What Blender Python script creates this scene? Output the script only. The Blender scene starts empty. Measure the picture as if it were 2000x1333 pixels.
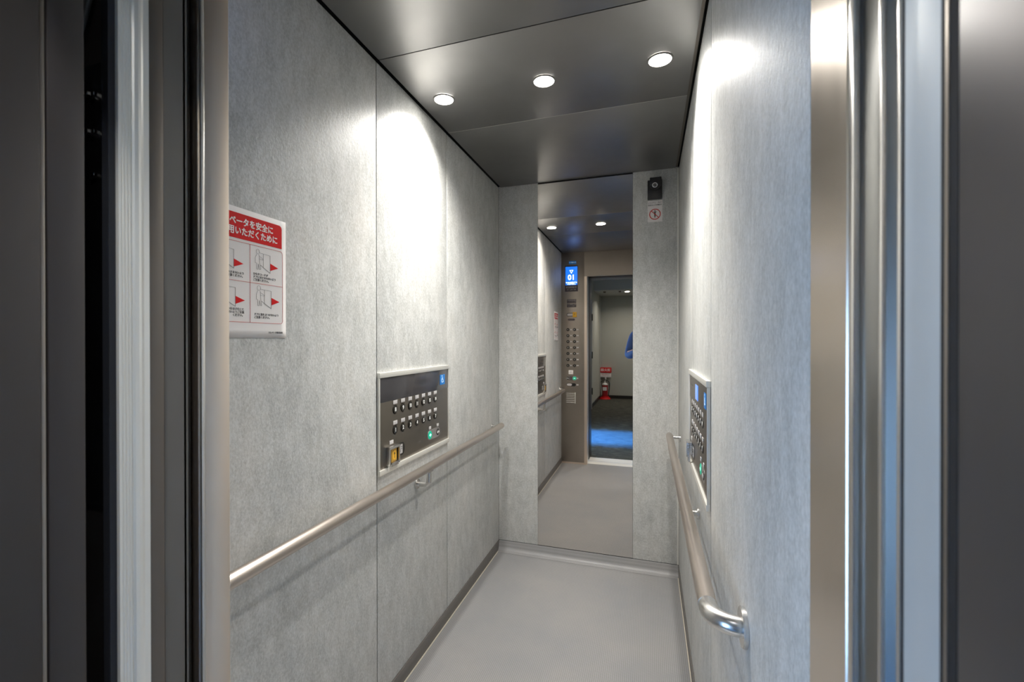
import bpy, bmesh, math, random
from mathutils import Vector, Matrix
random.seed(7)
C = bpy.context.scene.collection
S = bpy.context.scene
PI = math.pi

# ------------------------------------------------------------------ camera, world, exposure
F, CX, CY = 903.35, 960.6, 670.9
YAW, PITCH, ROLL, CAMH = .32559, .003824, -.00094, 1.304
cam = bpy.data.cameras.new('camera'); co = bpy.data.objects.new('camera', cam); C.objects.link(co)
cam.sensor_width = 36; cam.lens = 36*F/2000
cam.shift_x = (1000-CX)/2000; cam.shift_y = (CY-666.5)/2000
cam.clip_start = .02
cam.dof.use_dof = True; cam.dof.focus_distance = 1.5; cam.dof.aperture_fstop = 5.6
fw = Vector((-math.sin(YAW)*math.cos(PITCH), math.cos(YAW)*math.cos(PITCH), -math.sin(PITCH)))
rt = Vector((math.cos(YAW), math.sin(YAW), 0)); up = rt.cross(fw)
r3 = rt*math.cos(ROLL)+up*math.sin(ROLL); u3 = up*math.cos(ROLL)-rt*math.sin(ROLL)
m = Matrix((r3, u3, -fw)).transposed().to_4x4(); m.translation = (0, 0, CAMH)
co.matrix_world = m
S.camera = co
S.view_settings.view_transform = 'Standard'; S.view_settings.look = 'None'
S.view_settings.gamma = 1; S.view_settings.use_curve_mapping = False
S.view_settings.exposure = 0.12
w = bpy.data.worlds.new('sky'); S.world = w; w.use_nodes = True
w.node_tree.nodes['Background'].inputs[0].default_value = (.45, .65, 1, 1)
w.node_tree.nodes['Background'].inputs[1].default_value = 1.0
S.cycles.max_bounces = 10; S.cycles.diffuse_bounces = 6; S.cycles.glossy_bounces = 6
S.cycles.sample_clamp_indirect = 4

# ------------------------------------------------------------------ dimensions (metres)
XL, XR, YF, YB, ZC = -.887, .163, .55, 2.764, 2.267
Y1, Y2 = 1.385, 1.974
LY = 1.683
LXS = (-.768, -.364, .039)
HALL_L, HALL_R, HALL_B, HALL_F = -1.07, 1.75, -5.65, .12
HALL_Z = 2.62

def area(name, loc, rot, sx, sy, power, col, shape='RECTANGLE', spread=PI):
    l = bpy.data.lights.new(name, 'AREA'); l.shape = shape; l.size = sx
    if shape in ('RECTANGLE', 'ELLIPSE'): l.size_y = sy
    l.energy = power; l.color = col; l.spread = spread
    o = bpy.data.objects.new(name, l); C.objects.link(o); o.location = loc; o.rotation_euler = rot
    return o
WARM = (1, .965, .91)
for lx in LXS:                                   # the light of the three ceiling downlights
    l = bpy.data.lights.new('downlight_beam', 'SPOT'); l.energy = 58; l.color = WARM; l.shadow_soft_size = .028
    l.spot_size = math.radians(138); l.spot_blend = 1
    o = bpy.data.objects.new('downlight_beam', l); C.objects.link(o); o.location = (lx, LY, ZC-.012)
HALL_LAMPS = [(-.25, -.28, HALL_Z), (.95, -.55, HALL_Z), (.95, -2.6, HALL_Z), (-.42, -4.75, 2.4), (.95, -4.75, 2.4)]
for (x, y, z) in HALL_LAMPS:
    area('hall_lamp_beam', (x, y, z-.006), (0, 0, 0), .09, .09, 12 if y > -.4 else 5 if y > -3 else 10, WARM, 'DISK', math.radians(150))
area('added_daylight', (HALL_L-.14, -1.0, .78), (0, -PI/2, 0), 1.3, 1.3, 50, (.34, .60, 1))   # added blue daylight source, out of view behind the added hall window

# ------------------------------------------------------------------ materials
def mat(name, col, rough=.5, metal=0, emit=None, es=0, spec=.5, aniso=0, coat=0):
    m = bpy.data.materials.new(name); m.use_nodes = True
    b = m.node_tree.nodes['Principled BSDF']
    b.inputs['Base Color'].default_value = (*col, 1); b.inputs['Roughness'].default_value = rough
    b.inputs['Metallic'].default_value = metal; b.inputs['Specular IOR Level'].default_value = spec
    b.inputs['Anisotropic'].default_value = aniso
    if coat: b.inputs['Coat Weight'].default_value = coat
    if emit: b.inputs['Emission Color'].default_value = (*emit, 1); b.inputs['Emission Strength'].default_value = es
    return m
def nodes(m): return m.node_tree.nodes, m.node_tree.links, m.node_tree.nodes['Principled BSDF']
def noise(N, L, vec, scale, detail=4, rough=.6, sc=(1, 1, 1)):
    mp = N.new('ShaderNodeMapping'); mp.inputs['Scale'].default_value = sc; L.new(vec, mp.inputs[0])
    n = N.new('ShaderNodeTexNoise'); n.inputs['Scale'].default_value = scale
    n.inputs['Detail'].default_value = detail; n.inputs['Roughness'].default_value = rough
    L.new(mp.outputs[0], n.inputs['Vector']); return n.outputs['Fac']
def ramp(N, L, fac, stops):
    r = N.new('ShaderNodeValToRGB'); L.new(fac, r.inputs[0]); e = r.color_ramp.elements
    while len(e) < len(stops): e.new(.5)
    for i, (p, c) in enumerate(stops): e[i].position = p; e[i].color = (*c, 1)
    return r.outputs[0]
def mixc(N, L, a, b, fac, mode='MIX'):
    x = N.new('ShaderNodeMix'); x.data_type = 'RGBA'; x.blend_type = mode
    if isinstance(fac, float): x.inputs[0].default_value = fac
    else: L.new(fac, x.inputs[0])
    for i, v in ((6, a), (7, b)):
        if isinstance(v, tuple): x.inputs[i].default_value = (*v, 1)
        else: L.new(v, x.inputs[i])
    return x.outputs[2]
def bump(N, L, b, fac, strength, dist=.001):
    x = N.new('ShaderNodeBump'); x.inputs['Strength'].default_value = strength; x.inputs['Distance'].default_value = dist
    L.new(fac, x.inputs['Height']); L.new(x.outputs[0], b.inputs['Normal'])

def concrete():
    m = mat('concrete_laminate', (.42, .42, .4), .38, spec=.5); N, L, b = nodes(m)
    tc = N.new('ShaderNodeTexCoord'); v = tc.outputs['Object']
    big = noise(N, L, v, 4.5, 6, .62, (1, 1, .6))
    c = ramp(N, L, big, [(.28, (.455, .465, .455)), (.5, (.535, .54, .525)), (.74, (.60, .59, .565))])
    st = noise(N, L, v, 30, 6, .78, (1, 1, .42))
    c = mixc(N, L, c, ramp(N, L, st, [(.3, (.29, .29, .29)), (.7, (.68, .68, .68))]), .47, 'OVERLAY')
    sp = noise(N, L, v, 170, 4, .75, (1, 1, .7))
    c = mixc(N, L, c, ramp(N, L, sp, [(.3, (.22, .22, .22)), (.68, (.72, .72, .72))]), .46, 'OVERLAY')
    L.new(c, b.inputs['Base Color'])
    rr = N.new('ShaderNodeMapRange'); rr.inputs[3].default_value = .38; rr.inputs[4].default_value = .60
    L.new(sp, rr.inputs[0]); L.new(rr.outputs[0], b.inputs['Roughness'])
    fl = noise(N, L, v, 75, 3, .6, (1, 1, .8))
    ad = N.new('ShaderNodeMath'); ad.operation = 'ADD'; L.new(sp, ad.inputs[0]); L.new(fl, ad.inputs[1])
    bump(N, L, b, ad.outputs[0], .45, .0014)
    return m
def brushed(name, col, rough, amount=.12, axis=(60, 60, 1), metal=1):
    m = mat(name, col, rough, metal); N, L, b = nodes(m)
    tc = N.new('ShaderNodeTexCoord')
    n = noise(N, L, tc.outputs['Object'], 14, 3, .6, axis)
    n2 = noise(N, L, tc.outputs['Object'], 5, 3, .6)
    c = mixc(N, L, tuple(x*(1-amount) for x in col), tuple(min(1, x*(1+amount)) for x in col), n)
    c = mixc(N, L, c, tuple(x*.82 for x in col), n2)
    L.new(c, b.inputs['Base Color'])
    rr = N.new('ShaderNodeMapRange'); rr.inputs[3].default_value = rough*.85; rr.inputs[4].default_value = rough*1.15
    L.new(n, rr.inputs[0]); L.new(rr.outputs[0], b.inputs['Roughness'])
    return m
def vinyl():
    m = mat('grey_vinyl', (.42, .42, .42), .42, spec=.5); N, L, b = nodes(m)
    tc = N.new('ShaderNodeTexCoord'); v = tc.outputs['Object']
    mp = N.new('ShaderNodeMapping'); mp.inputs['Rotation'].default_value = (0, 0, PI/4); L.new(v, mp.inputs[0])
    ck = N.new('ShaderNodeTexChecker'); ck.inputs['Scale'].default_value = 190
    ck.inputs[1].default_value = (1, 1, 1, 1); ck.inputs[2].default_value = (0, 0, 0, 1); L.new(mp.outputs[0], ck.inputs[0])
    big = noise(N, L, v, 2.3, 4, .6)
    c = ramp(N, L, big, [(.3, (.245, .248, .255)), (.7, (.292, .284, .278))])
    c = mixc(N, L, c, ck.outputs[0], .16, 'OVERLAY')
    scf = noise(N, L, v, 6, 4, .7, (3, .25, 1))
    c = mixc(N, L, c, (.32, .305, .295), ramp(N, L, scf, [(.62, (0, 0, 0)), (.8, (.35, .35, .35))]))
    L.new(c, b.inputs['Base Color']); bump(N, L, b, ck.outputs[1], .25, .0006)
    return m
def carpet():
    m = mat('woven_carpet', (.05, .05, .045), .95, spec=.1); N, L, b = nodes(m)
    tc = N.new('ShaderNodeTexCoord'); v = tc.outputs['Object']
    wv = noise(N, L, v, 7, 5, .75, (1, 7, 1)); fi = noise(N, L, v, 120, 3, .7)
    c = ramp(N, L, wv, [(.32, (.018, .02, .016)), (.5, (.06, .06, .05)), (.7, (.17, .165, .13))])
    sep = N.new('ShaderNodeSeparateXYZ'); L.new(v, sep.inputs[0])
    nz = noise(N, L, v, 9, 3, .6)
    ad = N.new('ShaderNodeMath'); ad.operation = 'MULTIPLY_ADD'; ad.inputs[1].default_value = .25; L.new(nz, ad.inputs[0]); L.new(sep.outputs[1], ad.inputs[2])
    daylight_band = N.new('ShaderNodeMapRange'); daylight_band.inputs[1].default_value = -3; daylight_band.inputs[2].default_value = 0; L.new(ad.outputs[0], daylight_band.inputs[0])
    f = ramp(N, L, daylight_band.outputs[0], [(.50, (0, 0, 0)), (.58, (.8, .8, .8)), (.82, (1, 1, 1)), (.93, (0, 0, 0))])  # blue daylight patch on the floor, painted into the carpet colour as a band
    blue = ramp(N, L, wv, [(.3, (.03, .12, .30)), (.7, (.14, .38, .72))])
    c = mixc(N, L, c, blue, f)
    c = mixc(N, L, c, ramp(N, L, fi, [(.3, (.2, .2, .2)), (.7, (.8, .8, .8))]), .6, 'OVERLAY')
    L.new(c, b.inputs['Base Color']); bump(N, L, b, fi, .6, .003)
    return m
M = dict(
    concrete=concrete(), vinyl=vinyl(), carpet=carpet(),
    ceil=brushed('charcoal_ceiling_panel', (.34, .335, .33), .38, .03, (1, 1, 1)),
    bronze=brushed('bronze_steel', (.46, .41, .36), .34, .04, (3, 3, .3)), leftpost=mat('left_post_steel', (.93, .79, .66), .33, 1), post=brushed('post_steel', (.84, .75, .66), .25, .03, (3, 3, .3)),
    bronze_rail=brushed('stained_steel_rail', (.66, .59, .53), .34, .06, (3, .6, 3)),
    satin=mat('satin_steel', (.74, .725, .70), .26, 1),
    alu=mat('anodised_aluminium', (.50, .53, .54), .45, .4),
    edgealu=mat('pale_aluminium', (.90, .90, .86), .36, .45),
    jamb=mat('jamb_steel', (.30, .30, .29), .30, 1),
    dark=mat('dark_brown_steel', (.062, .056, .056), .42, .3),
    frameD=mat('landing_frame_steel', (.085, .078, .077), .36, .7),
    grey=mat('grey_painted_steel', (.17, .162, .15), .42, .3),
    warmgrey=mat('warm_grey_steel', (.165, .145, .125), .4, .5),
    black=mat('black_recess', (.006, .006, .007), .75),
    blackp=mat('black_plastic', (.012, .012, .013), .3),
    navy=mat('navy_rubber', (.012, .014, .02), .55),
    lens=mat('camera_glass', (.05, .05, .055), .06, coat=1),
    base=mat('grey_skirting', (.15, .14, .13), .45, .2),
    caulk=mat('cream_caulk', (.62, .57, .47), .5),
    mirror=mat('mirror_glass', (.76, .725, .69), .0, 1),
    face=brushed('button_plate_steel', (.30, .27, .235), .36, .05, (1, 20, 1)),
    glassstrip=mat('smoked_glass', (.045, .043, .048), .14, coat=.3),
    frame=mat('silver_frame', (.80, .79, .74), .38, .55),
    btn=mat('button_black', (.018, .016, .013), .3),
    ring=mat('button_ring', (.62, .6, .56), .3, .8),
    white=mat('white_print', (.85, .85, .82), .5, emit=(1, 1, .95), es=.12),
    whitep=mat('white_print_plain', (.82, .82, .8), .5),
    braille=mat('braille_plate', (.62, .60, .60), .4, .3),
    green=mat('lit_green_button', (.0, .22, .14), .4, emit=(.0, .62, .36), es=.45),
    greenw=mat('green_white', (.6, 1, .8), .4, emit=(.5, 1, .8), es=.9),
    lcd=mat('blue_lcd', (.1, .2, .6), .2, emit=(.16, .34, .95), es=.75),
    screen=mat('blue_display', (.0, .05, .3), .15, emit=(.012, .15, .80), es=1.8),
    screenw=mat('display_white', (.8, .95, 1), .3, emit=(.75, .93, 1), es=3.2),
    sticker=mat('blue_sticker', (.01, .16, .50), .4, emit=(.0, .17, .5), es=.25),
    stickerw=mat('blue_sticker_white', (.75, .88, .95), .4, emit=(.6, .85, 1), es=.2),
    yellow=mat('yellow_button', (.85, .46, .03), .4),
    ylit=mat('yellow_plastic', (.62, .36, .07), .35),
    chrome=mat('polished_chrome', (.75, .75, .76), .12, 1),
    paper=mat('white_paper', (.80, .77, .755), .6, spec=.2),
    red=mat('red_print', (.60, .008, .010), .55, spec=.15),
    redline=mat('red_line_print', (.55, .04, .03), .55, spec=.2),
    ink=mat('black_ink', (.06, .06, .06), .6),
    thin=mat('grey_ink', (.38, .36, .35), .6),
    plate=mat('grey_plate', (.36, .34, .33), .4, .6),
    purple=mat('dark_plate', (.09, .075, .085), .3),
    lamp=mat('lit_lens', (1, 1, 1), .3, emit=(1, .97, .9), es=45),
    lampring=mat('lamp_trim', (.25, .24, .23), .35, .7),
    hallwall=mat('hall_wall_paint', (.40, .40, .35), .75),
    hallceil=mat('hall_ceiling_paint', (.50, .50, .47), .8),
    doorp=mat('painted_steel_door', (.40, .41, .39), .45),
    skirt=mat('black_skirting', (.012, .012, .012), .5),
    hinge=mat('black_hinge', (.01, .01, .01), .4, .5),
    extred=mat('extinguisher_red', (.30, .008, .012), .3, coat=.4),
    extbase=mat('red_plastic_base', (.62, .012, .012), .35),
    extwhite=mat('white_enamel', (.70, .69, .66), .4),
    rubber=mat('black_rubber', (.01, .01, .01), .5),
    cable=mat('dark_grey_cable', (.05, .055, .06), .4),
    sill=mat('sill_aluminium', (.86, .84, .78), .45, .25),
    jacket=mat('blue_jacket', (.012, .045, .16), .75),
    trouser=mat('dark_trousers', (.03, .03, .035), .85),
    skin=mat('skin', (.50, .31, .22), .55),
    hair=mat('dark_hair', (.015, .012, .01), .6),
    shoe=mat('dark_shoes', (.02, .018, .016), .4),
    glass=mat('window_glass', (1, 1, 1), 0),
)
_b = nodes(M['glass'])[2]; _b.inputs['Transmission Weight'].default_value = 1; _b.inputs['IOR'].default_value = 1.05

# ------------------------------------------------------------------ mesh helpers
class MB:
    """collects shapes and links them as ONE mesh object"""
    def __init__(s): s.bm = bmesh.new()
    def box(s, a, b, bev=0):
        t = bmesh.new(); bmesh.ops.create_cube(t, size=1)
        for v in t.verts:
            v.co = Vector([a[i] if v.co[i] < 0 else b[i] for i in range(3)])
        if bev: bmesh.ops.bevel(t, geom=t.edges[:], offset=bev, segments=2, affect='EDGES', profile=.6)
        return s._add(t)
    def _add(s, t, mt=None):
        if mt: bmesh.ops.transform(t, matrix=mt, verts=t.verts)
        bmesh.ops.recalc_face_normals(t, faces=t.faces)
        me = bpy.data.meshes.new('t'); t.to_mesh(me); t.free(); s.bm.from_mesh(me); bpy.data.meshes.remove(me); return s
    def cyl(s, c, r, h, axis='Z', seg=32, r2=None, bev=0):
        t = bmesh.new(); bmesh.ops.create_cone(t, cap_ends=True, segments=seg, radius1=r, radius2=r if r2 is None else r2, depth=h)
        if bev: bmesh.ops.bevel(t, geom=[e for e in t.edges if len(e.link_faces) == 2 and any(len(f.verts) > 4 for f in e.link_faces)], offset=bev, segments=2, affect='EDGES')
        R = {'Z': Matrix(), 'X': Matrix.Rotation(PI/2, 4, 'Y'), 'Y': Matrix.Rotation(-PI/2, 4, 'X')}[axis]
        return s._add(t, Matrix.Translation(c) @ R)
    def sph(s, c, r, sc=(1, 1, 1), seg=24):
        t = bmesh.new(); bmesh.ops.create_uvsphere(t, u_segments=seg, v_segments=seg//2, radius=r)
        return s._add(t, Matrix.Translation(c) @ Matrix.Diagonal((*sc, 1)))
    def tube(s, pts, r, seg=20, cap=True):
        pts = [Vector(p) for p in pts]; t = bmesh.new(); rings = []
        n = None
        for i, p in enumerate(pts):
            d = (pts[min(i+1, len(pts)-1)]-pts[max(i-1, 0)]).normalized()
            if n is None: n = d.orthogonal().normalized()
            n = (n-d*n.dot(d)).normalized(); bb = d.cross(n)
            rr = r[i] if isinstance(r, (list, tuple)) else r
            rings.append([t.verts.new(p+(n*math.cos(a)+bb*math.sin(a))*rr) for a in [2*PI*k/seg for k in range(seg)]])
        for a, b in zip(rings, rings[1:]):
            for k in range(seg): t.faces.new((a[k], a[(k+1) % seg], b[(k+1) % seg], b[k]))
        if cap: t.faces.new(rings[0][::-1]); t.faces.new(rings[-1])
        return s._add(t)
    def prism(s, pts, z0, z1, axes='XYZ'):
        """polygon in the first two axes extruded along the third"""
        t = bmesh.new(); ix = ['XYZ'.index(a) for a in axes]
        def P(p, z):
            v = [0, 0, 0]; v[ix[0]] = p[0]; v[ix[1]] = p[1]; v[ix[2]] = z; return v
        a = [t.verts.new(P(p, z0)) for p in pts]; b = [t.verts.new(P(p, z1)) for p in pts]; n = len(pts)
        t.faces.new(a); t.faces.new(b[::-1])
        for k in range(n): t.faces.new((a[k], b[k], b[(k+1) % n], a[(k+1) % n]))
        return s._add(t)
    def ring(s, c, r0, r1, h, seg=32):
        t = bmesh.new(); R = []
        for (r, z) in ((r0, 0), (r1, 0), (r1, h), (r0, h)):
            R.append([t.verts.new((c[0]+r*math.cos(2*PI*k/seg), c[1]+r*math.sin(2*PI*k/seg), c[2]+z)) for k in range(seg)])
        for i in range(4):
            for k in range(seg): t.faces.new((R[i][k], R[i][(k+1) % seg], R[(i+1) % 4][(k+1) % seg], R[(i+1) % 4][k]))
        return s._add(t)
    def build(s, name, m, parent=None, label=None, smooth=True):
        me = bpy.data.meshes.new(name); s.bm.to_mesh(me); s.bm.free()
        me.materials.append(M[m] if isinstance(m, str) else m)
        if smooth:
            for p in me.polygons: p.use_smooth = True
            try: me.set_sharp_from_angle(angle=math.radians(35))
            except Exception: pass
        o = bpy.data.objects.new(name, me); C.objects.link(o)
        if parent: o.parent = parent
        if label: o['label'] = label
        return o
def tag(o, label, cat, group=None):
    o['label'] = label; o['category'] = cat
    if group: o['group'] = group
    return o
def struct(o): o['kind'] = 'structure'; return o
def empty(name, loc=(0, 0, 0), mw=None):
    o = bpy.data.objects.new(name, None); C.objects.link(o); o.empty_display_size = .05
    if mw is not None: o.matrix_world = mw
    else: o.location = loc
    return o
def facing(origin, right, normal):
    r = Vector(right); n = Vector(normal); u = n.cross(r)
    mm = Matrix((r, u, n)).transposed().to_4x4(); mm.translation = origin; return mm
def text(s, size, at, name, m, parent, align='CENTER', sx=1, ext=.0003, bold=0, space=1, mirror=False):
    cu = bpy.data.curves.new('t', 'FONT'); cu.body = s; cu.size = size; cu.align_x = align; cu.align_y = 'CENTER'
    cu.extrude = ext; cu.offset = bold; cu.space_character = space; cu.resolution_u = 3
    o = bpy.data.objects.new('t', cu); C.objects.link(o)
    bpy.context.view_layer.update()
    me = bpy.data.meshes.new_from_object(o.evaluated_get(bpy.context.evaluated_depsgraph_get()))
    bpy.data.objects.remove(o); bpy.data.curves.remove(cu)
    me.transform(Matrix.Translation(at) @ Matrix.Diagonal((sx, 1, 1, 1)))
    me.materials.clear(); me.materials.append(M[m])
    for p in me.polygons: p.material_index = 0
    ob = bpy.data.objects.new(name, me); C.objects.link(ob); ob.parent = parent
    return ob

# ------------------------------------------------------------------ the car: floor, walls, ceiling
cf = MB().box((XL-.0, YF-.06, -.03), (XR, YB, 0)).build('floor', 'vinyl'); struct(cf)
G = .0022
ZT = 2.30
def side_wall(name, x0, x1, face, ys, side):
    w = MB().box((x0, YF-.02, 0), (x1, YB+.03, ZT+.06)).build(name, 'black'); struct(w)
    for a, b in zip(ys, ys[1:]):
        s = 1 if side == 'L' else -1
        xa, xb = sorted((face, face-s*.012))
        MB().box((xa, a+G, .06), (xb, b-G, ZC+.001), .0008).build('wall_panel', 'concrete', w)
    return w
side_wall('wall_left', XL-.05, XL-.012, XL, [YF, Y1, Y2, YB], 'L')
side_wall('wall_right', XR+.012, XR+.05, XR, [.572, Y1, Y2, YB], 'R')
wb = MB().box((XL-.012, YB+.012, 0), (XR+.012, YB+.04, ZT+.06)).build('wall_back', 'black'); struct(wb)
MX0, MX1 = -.638, -.082
MB().box((XL, YB, .06), (MX0, YB+.012, ZC+.006), .0008).build('wall_panel', 'concrete', wb)
MB().box((MX1, YB, .06), (XR-.002, YB+.012, ZC+.006), .0008).build('wall_panel', 'concrete', wb)
MB().box((XR-.009, YB-.0015, .06), (XR-.001, YB, ZC)).build('corner_strip', 'frame', wb)
# tall mirror between the two back panels (its plane leans by a hair)
mm = MB(); lean = .0020
t = bmesh.new(); z0, z1 = .062, 2.262
vs = [t.verts.new(v) for v in ((MX0+.001, YB-.002, z0), (MX1-.001, YB-.002, z0), (MX1-.001, YB-.002+lean*(z1-z0), z1), (MX0+.001, YB-.002+lean*(z1-z0), z1),
      (MX0+.001, YB+.010, z0), (MX1-.001, YB+.010, z0), (MX1-.001, YB+.010, z1), (MX0+.001, YB+.010, z1))]
for f in ((0, 1, 2, 3), (5, 4, 7, 6), (4, 0, 3, 7), (1, 5, 6, 2), (3, 2, 6, 7), (4, 5, 1, 0)): t.faces.new([vs[i] for i in f])
mm._add(t)
tag(mm.build('wall_mirror', 'mirror', smooth=False), 'tall frameless mirror strip between the grey panels of the far wall', 'mirror')

# ceiling: three dark sheets with narrow joints, floating just off the walls
cl = MB().box((XL-.012, YF-.03, ZT), (XR+.012, YB+.012, ZT+.04)).build('ceiling', 'black'); struct(cl)
for a, b in ((YF+.004, Y1-.008), (Y1-.004, Y2-.012), (Y2-.010, YB-.004)):
    MB().box((XL+.0145, a, ZC), (XR-.018, b, ZC+.012), .0006).build('ceiling_panel', 'ceil', cl)
MB().box((XL+.0145, Y2-.0115, ZC+.0002), (XR-.018, Y2-.0095, ZC+.004)).build('joint_strip', 'frame', cl)
MB().box((XR-.017, YF, ZC+.008), (XR-.007, YB, ZC+.02)).build('edge_channel', 'warmgrey', cl)

# skirtings
MB_ = MB().box((XL-.002, YF, .002), (XL+.004, YB-.001, .058), .001).build('baseboard_left', 'base'); struct(MB_)
struct(MB().box((XL+.004, YF, 0), (XL+.0075, YB-.02, .003)).build('trim_1', 'caulk'))
struct(MB().box((XR-.004, .58, .002), (XR+.002, YB-.001, .058), .001).build('baseboard_right', 'base'))
struct(MB().box((XR-.0075, .58, 0), (XR-.004, YB-.02, .003)).build('trim_2', 'caulk'))
# back skirting: the floor sheet coved up the wall
pr_ = [(YB-.001, .058), (YB-.004, .058), (YB-.009, .045), (YB-.013, .030), (YB-.018, .018), (YB-.026, .0085), (YB-.036, .003), (YB-.048, .0008), (YB-.001, .0005)]
struct(MB().prism(pr_, XL+.004, XR-.004, 'YZX').build('baseboard_back', 'vinyl'))

# ------------------------------------------------------------------ car front wall: header, operating panel, posts
POST = -.612
hd = MB().box((XL, YF-.05, 2.005), (XR, YF, ZT+.06)).build('wall_front', 'bronze'); struct(hd)
MB().box((XL, YF-.05, 0), (-.70, YF-.012, 2.005)).build('front_backing', 'black', hd)
# left post beside the doorway with its return
MB().prism([(XL+.002, YF), (POST-.004, YF), (POST, YF-.004), (POST, .512), (POST-.006, .503), (POST-.006, .499), (-.70, .499), (-.70, YF-.012), (XL+.002, YF-.012)], .001, 2.005).build('door_post', 'leftpost', hd)
MB().box((POST-.0065, .5005, .001), (POST-.001, .5065, 2.0), .001).build('post_bead', 'satin', hd)
MB().prism([(XR+.03, .572), (XR, .572), (XR, .479), (XR+.004, .476), (XR+.03, .476)], .001, 2.30).build('door_post', 'post', hd)

# ---- shared button parts
def button(par, u, v, txt, r=.0145, body='btn', tcol='white', size=.020, name='button', sym=None, tx=None):
    b = MB().cyl((u, v, .004), r, .008, seg=28, bev=.0012).build(name, body, par)
    MB().ring((u, v, .0005), r+.0003, r+.0028, .005, 28).build('button_ring', 'ring', b)
    if txt: text(txt, size, (u, v, .0084), 'button_number', tcol, b, sx=tx or (.78 if len(txt) > 1 else 1), bold=.0004)
    if sym: sym(u, v, .0084, tcol, b)
    return b
def sym_open(u, v, z, mt, b):
    q = MB(); q.box((u-.0007, v-.007, z-.0003), (u+.0007, v+.007, z+.0003))
    for s in (-1, 1): q.prism([(u+s*.0095, v), (u+s*.003, v+.0055), (u+s*.003, v-.0055)], z-.0003, z+.0003)
    q.build('button_symbol', mt, b, smooth=False)
def sym_close(u, v, z, mt, b):
    q = MB(); q.box((u-.0007, v-.007, z-.0003), (u+.0007, v+.007, z+.0003))
    for s in (-1, 1): q.prism([(u+s*.0025, v), (u+s*.009, v+.0055), (u+s*.009, v-.0055)], z-.0003, z+.0003)
    q.build('button_symbol', mt, b, smooth=False)
def dots(par, u, v, w, h, z):
    q = MB(); n = max(2, int(w/.006))
    for i in range(n):
        for j in range(3):
            if (i*7+j*5+int(u*900)) % 3: q.box((u-w/2+(i+.5)*w/n-.0008, v+(j-1)*h*.28-.0008, z), (u-w/2+(i+.5)*w/n+.0008, v+(j-1)*h*.28+.0008, z+.0006))
    q.build('braille_dots', 'whitep', par)
def wheelchair(par, u, v, s, z, mt):
    q = MB()
    q.cyl((u-.08*s, v+.42*s, z), .085*s, .0004, seg=16)
    def bar(a, b, w_):
        a, b = Vector(a), Vector(b); d = (b-a).normalized(); n = Vector((-d.y, d.x))*w_/2
        q.prism([(a+n)[:], (b+n)[:], (b-n)[:], (a-n)[:]], z-.0002, z+.0002)
    bar((u-.06*s, v+.30*s), (u-.02*s, v-.02*s), .09*s); bar((u-.06*s, v+.14*s), (u+.17*s, v+.14*s), .07*s)
    bar((u-.03*s, v-.02*s), (u+.20*s, v-.02*s), .08*s); bar((u+.20*s, v-.02*s), (u+.30*s, v-.32*s), .08*s)
    bar((u+.28*s, v-.32*s), (u+.38*s, v-.28*s), .07*s)
    a = [PI*.62+k*PI*1.25/14 for k in range(15)]
    q.prism([(u+.28*s*math.cos(x), v-.13*s+.28*s*math.sin(x)) for x in a]+[(u+.21*s*math.cos(x), v-.13*s+.21*s*math.sin(x)) for x in a[::-1]], z-.0002, z+.0002)
    return q.build('wheelchair_symbol', mt, par, smooth=False)

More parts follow.
